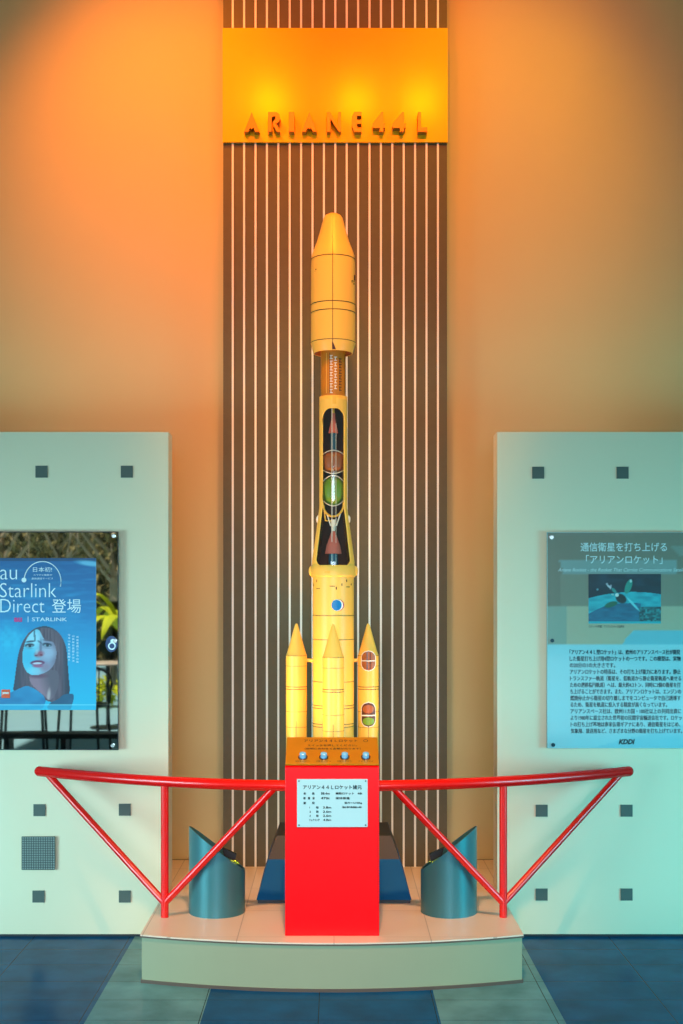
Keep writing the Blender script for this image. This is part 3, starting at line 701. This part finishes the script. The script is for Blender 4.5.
def poster_ink(x, y):
    t = (y-558)/152
    c = mixc((0, 92, 150), (0, 150, 205), min(1, t*1.5)); c = mixc(c, (0, 180, 215), max(0, t*1.6-.6)) if t > .4 else c
    nz = vn(x/18, y/3.2)*.6+vn(x/7+9, y/1.8)*.4
    if y < 640: c = mixc(c, (60, 170, 215), max(0, nz-.42)*1.1*(1-abs(y-600)/60))
    c = mixc(c, (40, 200, 230), ell(x, y, 10, 640, 14, 16, 0, 1)*.45*(.5+vn(x/3, y/3)))
    if y < 561: c = mixc(c, (10, 60, 100), .8)
    s = ell(x, y, 90, 563.5, 13, 2.6, .12, .8); c = mixc(c, (130, 200, 225), s*.85)
    X = (x-10)*9.757; Y = (y-622)*9.757
    if 610 < y and inpoly(X, Y, HAIR):
        c = mixc((30, 50, 72), (112, 88, 102), min(1, max(0, (X-60)/60 if X < 300 else (560-X)/60, )) if X < 300 or X > 500 else 1)
        if X < 160: c = mixc(c, (74, 58, 80), .5)
        c = mixc(c, (60, 46, 64), vn(X/16, Y/160)*.6)
        c = mixc(c, (24, 60, 84), max(0, (100-Y)/60))
    if inpoly(X, Y, NECK):
        c = mixc((160, 116, 132), (104, 86, 100), (X-250-(Y-500)*.3)/120)
        c = mixc(c, (110, 60, 84), ell(X, Y, 270, 525, 90, 22, 0, 1)*.8)
        c = mixc(c, (205, 178, 176), ell(X, Y, 378, 715, 16, 60, .1, 1)*.8)
    if inpoly(X, Y, FACE):
        c = mixc((92, 196, 222), (150, 152, 178), (X-230+(Y-300)*.1)/90)
        c = mixc(c, (120, 104, 122), (X-380)/90)
        c = mixc(c, (168, 216, 232), ell(X, Y, 225, 160, 80, 90, 0, 1)*.9)
        c = mixc(c, (172, 182, 204), ell(X, Y, 370, 300, 80, 60, 0, 1)*.8)
        c = mixc(c, (60, 180, 214), ell(X, Y, 170, 340, 55, 90, 0, 1)*.8)
        c = mixc(c, (150, 205, 220), ell(X, Y, 250, 480, 70, 40, 0, 1)*.7)
        c = mixc(c, (160, 120, 140), ell(X, Y, 345, 440, 50, 40, 0, 1)*.6)
        c = mixc(c, (96, 84, 112), ell(X, Y, 300, 240, 12, 70, 0, 1)*.6)
        c = mixc(c, (42, 66, 88), ell(X, Y, 200, 190, 46, 9, -.12, .7)*.9)
        c = mixc(c, (90, 76, 92), ell(X, Y, 372, 180, 50, 9, .12, .7)*.8)
        for ex, ey, an in ((190, 232, -.08), (362, 226, .08)):
            c = mixc(c, (34, 50, 70), ell(X, Y, ex, ey-4, 44, 19, an, .5)*.95)
            c = mixc(c, (170, 200, 212), ell(X, Y, ex, ey+3, 33, 10, an, .5)*.8)
            c = mixc(c, (24, 40, 56), ell(X, Y, ex+4, ey, 15, 15, 0, .4)*.95)
            c = mixc(c, (90, 110, 130), ell(X, Y, ex, ey+28, 38, 4, an, 1)*.5)
        c = mixc(c, (170, 74, 92), ell(X, Y, 285, 312, 42, 26, -.2, 1)*.8)
        c = mixc(c, (120, 30, 50), max(ell(X, Y, 255, 327, 14, 8, 0, .7), ell(X, Y, 305, 322, 14, 8, 0, .7))*.8)
        c = mixc(c, (186, 210, 222), ell(X, Y, 262, 290, 14, 26, .2, 1)*.6)
        c = mixc(c, (118, 44, 84), ell(X, Y, 268, 398, 68, 24, -.04, .35))
        c = mixc(c, (216, 216, 228), ell(X, Y, 266, 404, 48, 10, -.04, .5))
        c = mixc(c, (176, 88, 124), ell(X, Y, 270, 428, 50, 15, 0, .6)*.95)
    if inpoly(X, Y, BANG): c = mixc((120, 96, 108), (66, 50, 68), vn(X/14, Y/120)*.8)
    if ell(X, Y, 240, 130, 9, 62, -.06, .3) > .5: c = mixc(c, (50, 90, 112), .7)
    if ell(X, Y, 290, 195, 30, 8, .6, .3) > .5: c = mixc(c, (60, 80, 104), .6)
    if inpoly(X, Y, COLL): c = mixc((8, 108, 158), (34, 146, 190), vn(x/9, y/5)*.9)
    if inpoly(X, Y, COLR): c = mixc((8, 78, 112), (24, 100, 136), vn(x/6, y/6))
    if y > 704.5: c = mixc(c, (40, 180, 214), .65)
    if 704.3 < y < 705.3: c = mixc(c, (150, 220, 235), .6)
    return c
DO = DB-.003
pst = box('advertising_poster', PX(-8, DO), PX(96, DO), DO, DB-.0002, PZ(710, DO), PZ(558, DO), M['wink'])
tag(pst, 'blue advertising poster with a long-haired woman looking up, on the glossy board', 'poster')
DI = DO-.0006
pi_ = paint('poster_print', -8, 96, 558, 710, .55, DI, poster_ink, pst, pm)
DT = DI-.0006
def tx(px): return PX(px, DT)
def tz(py): return PZ(py, DT)
TT = []
def pt(s, a, b, y0, y1, *k): TT.append((s, tx(a), tx(b), tz(y1), tz(y0), *k))
pt('au', 0.2, 17, 569.5, 579.5, 0, -.012); pt('Starlink', 0, 56.3, 583, 597.3, 0, -.012)
pt('Direct', 0.3, 44.5, 599, 612.5, 0, -.012); pt('登場', 52, 81, 599, 613)
pt('日本初!', 33, 52, 567, 572); pt('スマホと衛星の', 33.5, 52, 574, 575.8); pt('直接通信サービス', 31.5, 53, 577.5, 579.5)
pt('STARLINK', 32, 67, 617.5, 621.2); pt('|', 27.8, 28.3, 616.4, 622.2)
SIDE = []
MAIN = TT; TT = SIDE
for k in range(3):
    for q in range(9): pt('空海山島船宙星圏外'[(q+k*2) % 9], 68+4.2*k, 70.2+4.2*k, 634+3.1*q+k, 636+3.1*q+k)
join_text('poster_lettering', MAIN, DT, M['wink'], pst); join_text('side_lettering', SIDE, DT, M['wink'], pst)
text('poster_logo', 'au', tx(14), tx(22), tz(622), tz(617.5), DT, M['pink_ink'], pst, 0, .05)['label'] = 'small pink logo'
tube('poster_arc', [(tx(42.5+18.5*math.cos(a)), DT, tz(581.5-20*math.sin(a))) for a in [PI*(-.08+1.02*i/24) for i in range(25)]], .0022, M['wink'], pst, 6)
bm = bmesh.new(); tube_bm(bm, [(tx(24), DT-.001, tz(580)), (tx(24), DT+.0005, tz(580))], .0105, 20); fin(bm, 'poster_dot', M['wink'], pst)
ob = box('orange_badge', tx(1.5), tx(10), DT-.0004, DT+.0006, tz(698), tz(689.5), M['orange'], pst); ob['label'] = 'small orange square badge'
text('badge_lettering', 'povo', tx(2.6), tx(9), tz(695), tz(692), DT-.0008, M['wink'], ob, 0, .03)
st_ = thing('blue_roundel', 'round dark blue sticker with white rings near the glossy board edge', 'roundel', (bx(112), DB, bz(644)))  # flat blue disc with white rings laid on the board face
def disc(name, px, py, r, y, m, parent, sy=1):
    return frontshape(name, [[(bx(px)+r*math.cos(2*PI*k/28), bz(py)+r*sy*math.sin(2*PI*k/28)) for k in range(28)]], y, y+.0006, m, parent)
disc('roundel_disc', 111.5, 644, .026, DB-.0016, mat('navy_roundel', rgb(10, 60, 110), .3), st_, 1.35)
disc('roundel_ring', 112, 646, .017, DB-.0024, M['wink'], st_); disc('roundel_center', 112, 646, .011, DB-.0032, mat('navy_centre', rgb(10, 60, 110), .3), st_); disc('roundel_dot', 112.6, 641, .009, DB-.004, M['wink'], st_)

# ------------------------------------------------------------------ right text board
rb = thing('text_board', 'clear-fronted board with black Japanese paragraphs and a satellite picture', 'board', (bx(650), DF, bz(749)))
def board_ink_reflections(x, y):  # brown and beige bands are room reflections painted into the board colour
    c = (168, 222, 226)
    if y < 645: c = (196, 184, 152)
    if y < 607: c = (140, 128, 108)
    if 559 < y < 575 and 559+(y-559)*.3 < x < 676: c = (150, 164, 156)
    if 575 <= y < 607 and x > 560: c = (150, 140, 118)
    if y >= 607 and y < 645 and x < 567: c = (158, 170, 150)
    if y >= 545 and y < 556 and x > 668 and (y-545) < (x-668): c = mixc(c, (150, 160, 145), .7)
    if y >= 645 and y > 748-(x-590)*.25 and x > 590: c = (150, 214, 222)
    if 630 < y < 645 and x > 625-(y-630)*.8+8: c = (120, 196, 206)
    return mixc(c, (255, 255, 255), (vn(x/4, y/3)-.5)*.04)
box('board_slab', bx(547.3), bx(770), DB+.003, DF-.001, bz(748.2), bz(532.3), M['plate'], rb)
paint('board_print_reflections', 547.6, 770, 532.8, 748, 2.0, DB+.0022, board_ink_reflections, rb, pm)
DQ = DB+.0014
def qx(px): return PX(px, DQ)
def qz(py): return PZ(py, DQ)
TT = []
def q_(s, a, b, y0, y1, *k): TT.append((s, qx(a), qx(b), qz(y1), qz(y0), *k))
q_('通信衛星を打ち上げる', 580.5, 667, 542.5, 551.5, 0, .01); q_('「アリアンロケット」', 586, 662.5, 555, 564, 0, .01)
q_('Ariane Rocket - the Rocket That Carries Communications Satellites', 558, 690, 568, 571.5, .3)
join_text('title_lettering', TT, DQ, M['wink'], rb)['label'] = 'white heading in Japanese with an English line'
TT = []
lines = ['「アリアン４４Ｌ型ロケット」は、欧州のアリアンスペース社が開発', 'した衛星打ち上げ用4型ロケットの一つです。この模型は、実物', 'の20分の1の大きさです。',
 'アリアンロケットの特長は、その打ち上げ能力にあります。静止', 'トランスファー軌道（衛星を、低軌道から静止衛星軌道へ乗せる', 'ための遷移楕円軌道）へは、最大約4.2トン、同時に2個の衛星を打', 'ち上げることができます。また、アリアンロケットは、エンジンの', '燃焼停止から衛星の切り離しまでをコンピュータで自己誘導す', 'るため、衛星を軌道に投入する精度が高くなっています。',
 'アリアンスペース社は、欧州11カ国・100社以上の共同出資に', 'より1980年に設立された世界初の民間宇宙輸送会社です。ロケッ', 'トの打ち上げ基地は南米仏領ギアナにあり、通信衛星をはじめ、', '気象用、放送用など、さまざまな分野の衛星を打ち上げています。']
ends = [680, 680.5, 615, 680.5, 681, 680.5, 681, 680.5, 667, 681, 681.5, 680, 682]
for i, (s, e) in enumerate(zip(lines, ends)):
    y = 652+6.57*i; q_(s, 569.5+.1*i, e, y-2.5, y+2.5, 0, .008); q_(s, 569.5+.1*i+.28, e+.28, y-2.5+.1, y+2.5+.1, 0, .008)
q_('ロケットの写真：アリアンスペース社提供', 589, 624, 625.2, 627.8, 0, .01)
join_text('body_lettering', TT, DQ, M['bink'], rb)['label'] = 'black paragraphs of Japanese writing'
text('maker_logo', 'KDDI', qx(618.5), qx(635), qz(744.3), qz(739.2), DQ, M['ink'], rb, .25, .05)['label'] = 'bold black logo lettering'
def sat_ink(x, y):
    u = (x-588.5)/72.5; v = (y-574)/50
    c = mixc((4, 32, 50), (10, 70, 92), max(0, vn(x/9, y/4)-.35)*.9*(1 if v < .5 else 0))
    hz = .52-.16*(1-((u-.62)/.7)**2)
    if v > hz: c = mixc((0, 150, 166), (40, 196, 204), vn(x/8, y/2.5))
    if v > hz+.2 and u < .72: c = mixc((8, 92, 124), (0, 120, 150), vn(x/6, y/2)) if v > hz+.22+.35*max(0, .25-u) else c
    if v > .66 and u > .7: c = mixc((4, 50, 60), (30, 170, 170), vn(x/1.8, y/1.6))
    if v > .95: c = (20, 180, 190)
    c = mixc(c, (20, 150, 130), ell(x, y, 628.5, 586.5, 3.2, 7.6, .35, .2)); c = mixc(c, (210, 230, 225), ell(x, y, 630.8, 581, 1.2, 1.6, 0, .4)*.9)
    c = mixc(c, (18, 110, 84), ell(x, y, 611, 604.5, 6.6, 2.6, -.3, .2))
    c = mixc(c, (6, 34, 40), ell(x, y, 621, 598.5, 5.6, 4.2, .6, .25)); c = mixc(c, (40, 150, 140), ell(x, y, 614, 590.5, 3.4, 1.6, .8, .3))
    c = mixc(c, (225, 240, 232), ell(x, y, 617, 595, 1.9, 1.9, 0, .4)); c = mixc(c, (150, 200, 190), ell(x, y, 612.6, 594.6, 1.4, .8, .3, .4))
    c = mixc(c, (226, 222, 226), ell(x, y, 609, 586.5, 2.6, 1.0, .7, .4)*.9); c = mixc(c, (220, 210, 216), ell(x, y, 610.6, 587, .9, 2.6, .2, .4)*.8); c = mixc(c, (220, 220, 220), ell(x, y, 607, 584, 1.2, 1.2, 0, .4)*.7)
    c = mixc(c, (120, 230, 230), ell(x, y, 633, 604, 9, 1.2, .82, .4)*.9); c = mixc(c, (110, 190, 200), ell(x, y, 597.5, 589.5, 1.1, 1.1, 0, .5)*.8)
    return c
DP2 = DQ-.0004
sp_ = paint('satellite_picture', 588.5, 661, 574, 623.6, .5, DP2, sat_ink, rb, pm); sp_['label'] = 'dark teal picture of a satellite above the Earth'
box('clear_front', bx(547.0), bx(770), DB-.003, DB+.0004, bz(748.5), bz(532), M['acry'], rb)
for px, py, m in ((551.5, 537.5, 'screw'), (552, 640.5, 'dscrew'), (553, 744.8, 'dscrew')):
    bm = bmesh.new(); tube_bm(bm, [(bx(px), DB-.007, bz(py)), (bx(px), DB, bz(py))], .0085, 20); fin(bm, 'board_screw', M[m], rb, smooth=True)

# ------------------------------------------------------------------ terrace behind the viewer, seen in the glossy board
def refl(px, py, dv):
    dv = dv*K
    return ((px-334)*dv/F, 2*DB-dv, 1.5-(py-595)*dv/F)
def chair(cx, cy, rot, label):
    t = thing('cafe_chair', label, 'chair', (cx, cy, 0), 'black iron chairs on the terrace')
    def P(x, y, z): c, s_ = math.cos(rot), math.sin(rot); return (cx+x*c-y*s_, cy+x*s_+y*c, z)
    for x, y in ((-.17,-.17),(.17,-.17),(-.17,.17),(.17,.17)):
        tube('leg', [P(x*1.15, y*1.15, -.008), P(x, y, .50)], .013, M['iron'], t, 8)
    bm = bmesh.new(); n = 24
    lo = [bm.verts.new(P(.2*abs(math.cos(2*PI*k/n))**.6*(1 if math.cos(2*PI*k/n) > 0 else -1), .2*abs(math.sin(2*PI*k/n))**.6*(1 if math.sin(2*PI*k/n) > 0 else -1), .50)) for k in range(n)]
    hi = [bm.verts.new(v.co+Vector((0, 0, .025))) for v in lo]; bm.faces.new(lo); bm.faces.new(hi)
    for k in range(n): bm.faces.new((lo[k], lo[(k+1) % n], hi[(k+1) % n], hi[k]))
    fin(bm, 'seat', M['iron'], t)
    tube('backrest_frame', [P(-.18, -.18, .51)]+[P(-.2*math.cos(a), -.2, .70+.14*math.sin(a)) for a in [PI*i/10 for i in range(11)]]+[P(.18, -.18, .51)], .012, M['iron'], t, 8)
    for x in (-.08, 0, .08): tube('back_bar', [P(x, -.19, .52), P(x, -.2, .82)], .006, M['iron'], t, 6)
    tube('stretcher', [P(-.18, -.18, .25), P(.18, -.18, .25)], .009, M['iron'], t, 6); tube('stretcher', [P(-.18, .18, .25), P(.18, .18, .25)], .009, M['iron'], t, 6)
c1 = refl(84, 713, 8.1); c2 = refl(24, 713, 8.1)
chair(c1[0], c1[1], .1, 'black iron chair mirrored in the glossy board, nearest its right edge')
chair(c2[0], c2[1], -.15, 'black iron chair mirrored in the glossy board, below the poster left end')
tb = refl(108, 687, 10.2)
t = thing('bistro_table', 'round pale-topped cafe table mirrored right of the poster', 'table', (tb[0], tb[1], 0))
lathe('table_top', [(0, .74), (.30, .74), (.31, .73), (.30, .715), (0, .715)], tb[0], tb[1], M['topwood'], t, 32); lathe('table_stem', [(0, .715), (.022, .715), (.022, .02), (.2, .01), (.2, -.008), (0, -.008)], tb[0], tb[1], M['iron'], t, 24)
a_ = refl(-60, 735, 7.2); b_ = refl(200, 735, 7.2)
t = thing('low_bench', 'long low black bench mirrored along the bottom of the glossy board', 'bench', ((a_[0]+b_[0])/2, a_[1], 0))
box('bench_seat', a_[0], -1.15, a_[1]-.1, a_[1]+.1, .36, .40, M['iron'], t)
for k in range(5):
    x = a_[0]+.1+(-1.25-a_[0]-.1)*k/4; box('leg', x-.02, x+.02, a_[1]-.08, a_[1]+.08, 0, .36, M['iron'], t)
def leaf_cloud(name, cx, cy, cz, rx, ry, rz_, n, size, m, parent):
    bm = bmesh.new()
    for _ in range(n):
        d = Vector((random.gauss(0, 1), random.gauss(0, 1), random.gauss(0, 1))).normalized()*random.random()**.4
        p = Vector((cx+d.x*rx, cy+d.y*ry, cz+d.z*rz_)); q = Matrix.Rotation(random.uniform(0, 2*PI), 3, 'Z') @ Matrix.Rotation(random.uniform(-1.2, 1.2), 3, 'X')
        vs = [bm.verts.new(p+q @ Vector(v)*size*random.uniform(.6, 1.3)) for v in ((-.3, 0, 0), (0, -.9, -.1), (.3, 0, 0), (0, 1.1, -.25))]
        bm.faces.new(vs)
    return fin(bm, name, m, parent)
for px, dv, lab in ((2, 13.6, 'bare-branched tree mirrored above the left of the poster'), (58, 17.5, 'tree with grey trunk mirrored above the middle of the poster'), (112, 14.6, 'leaning tree mirrored above the right edge of the poster')):
    p = refl(px, 560, dv)
    t = thing('terrace_tree', lab, 'tree', (p[0], p[1], 0), 'trees beyond the terrace')
    tube('trunk', [(p[0], p[1], -.1), (p[0]+.06, p[1], 1.4), (p[0]-.05, p[1], 3.2), (p[0]+.1, p[1], 4.2)], [.13, .10, .08, .05], M['bark'], t, 10)
    for k in range(9):
        a = random.uniform(0, 2*PI); z0 = random.uniform(1.6, 3.4)
        tube('branch', [(p[0], p[1], z0), (p[0]+.5*math.cos(a), p[1]+.4*math.sin(a), z0+.5), (p[0]+.65*math.cos(a+.3), p[1]+.6*math.sin(a), z0+.8), (p[0]+.7*math.cos(a+.4), p[1]+.65*math.sin(a), z0+.3)], [.035, .025, .015, .006], M['bark'], t, 6)
    leaf_cloud('foliage', p[0], p[1], 3.2, .85, .8, 1.5, 1300, .09, M['leaf'], t)
p = refl(112, 610, 12.5)
t = thing('palm_plant', 'yellow-green arching palm mirrored beside the poster right edge', 'palm', (p[0]+.2, p[1], -.01))
tube('stem', [(p[0]+.2, p[1], -.01), (p[0]+.2, p[1], .9)], .06, M['bark'], t, 10)
for k in range(16):
    a = 2*PI*k/16+.2; bm = bmesh.new(); pr = None; R0 = random.uniform(.7, 1.05); H = random.uniform(.5, .9)
    for i in range(13):
        u = i/12; c = Vector((p[0]+.2+R0*u*math.cos(a), p[1]+R0*u*math.sin(a), .9+H*math.sin(u*2.5)*.9-.25*u)); wd = .10*math.sin(PI*min(1, u*.92+.06)); sd = Vector((-math.sin(a), math.cos(a), 0))
        cur = [bm.verts.new(c-sd*wd+Vector((0, 0, -.04*u))), bm.verts.new(c), bm.verts.new(c+sd*wd+Vector((0, 0, -.04*u)))]
        if pr: bm.faces.new((pr[0], pr[1], cur[1], cur[0])); bm.faces.new((pr[1], pr[2], cur[2], cur[1]))
        pr = cur
    fin(bm, 'frond', M['palm'], t)
hg = thing('hedge', 'dark green hedge mirrored behind the trees in the glossy board', 'hedge', (-7, -17.5, -.1))
box('hedge_core', -15, 1, -18.2, -17.4, -.1, 4.6, M['hedge'], hg)
leaf_cloud('hedge_leaves', -7, -17.3, 2.3, 7.5, .9, 2.6, 6000, .14, M['leaf'], hg)
gs = leaf_cloud('grass_clump', -4.6, -5.9, .22, 2.0, .35, .25, 1500, .10, M['palm'], None); tag(gs, 'low yellow-green planting strip mirrored behind the cafe chairs', 'grass'); gs['kind'] = 'stuff'
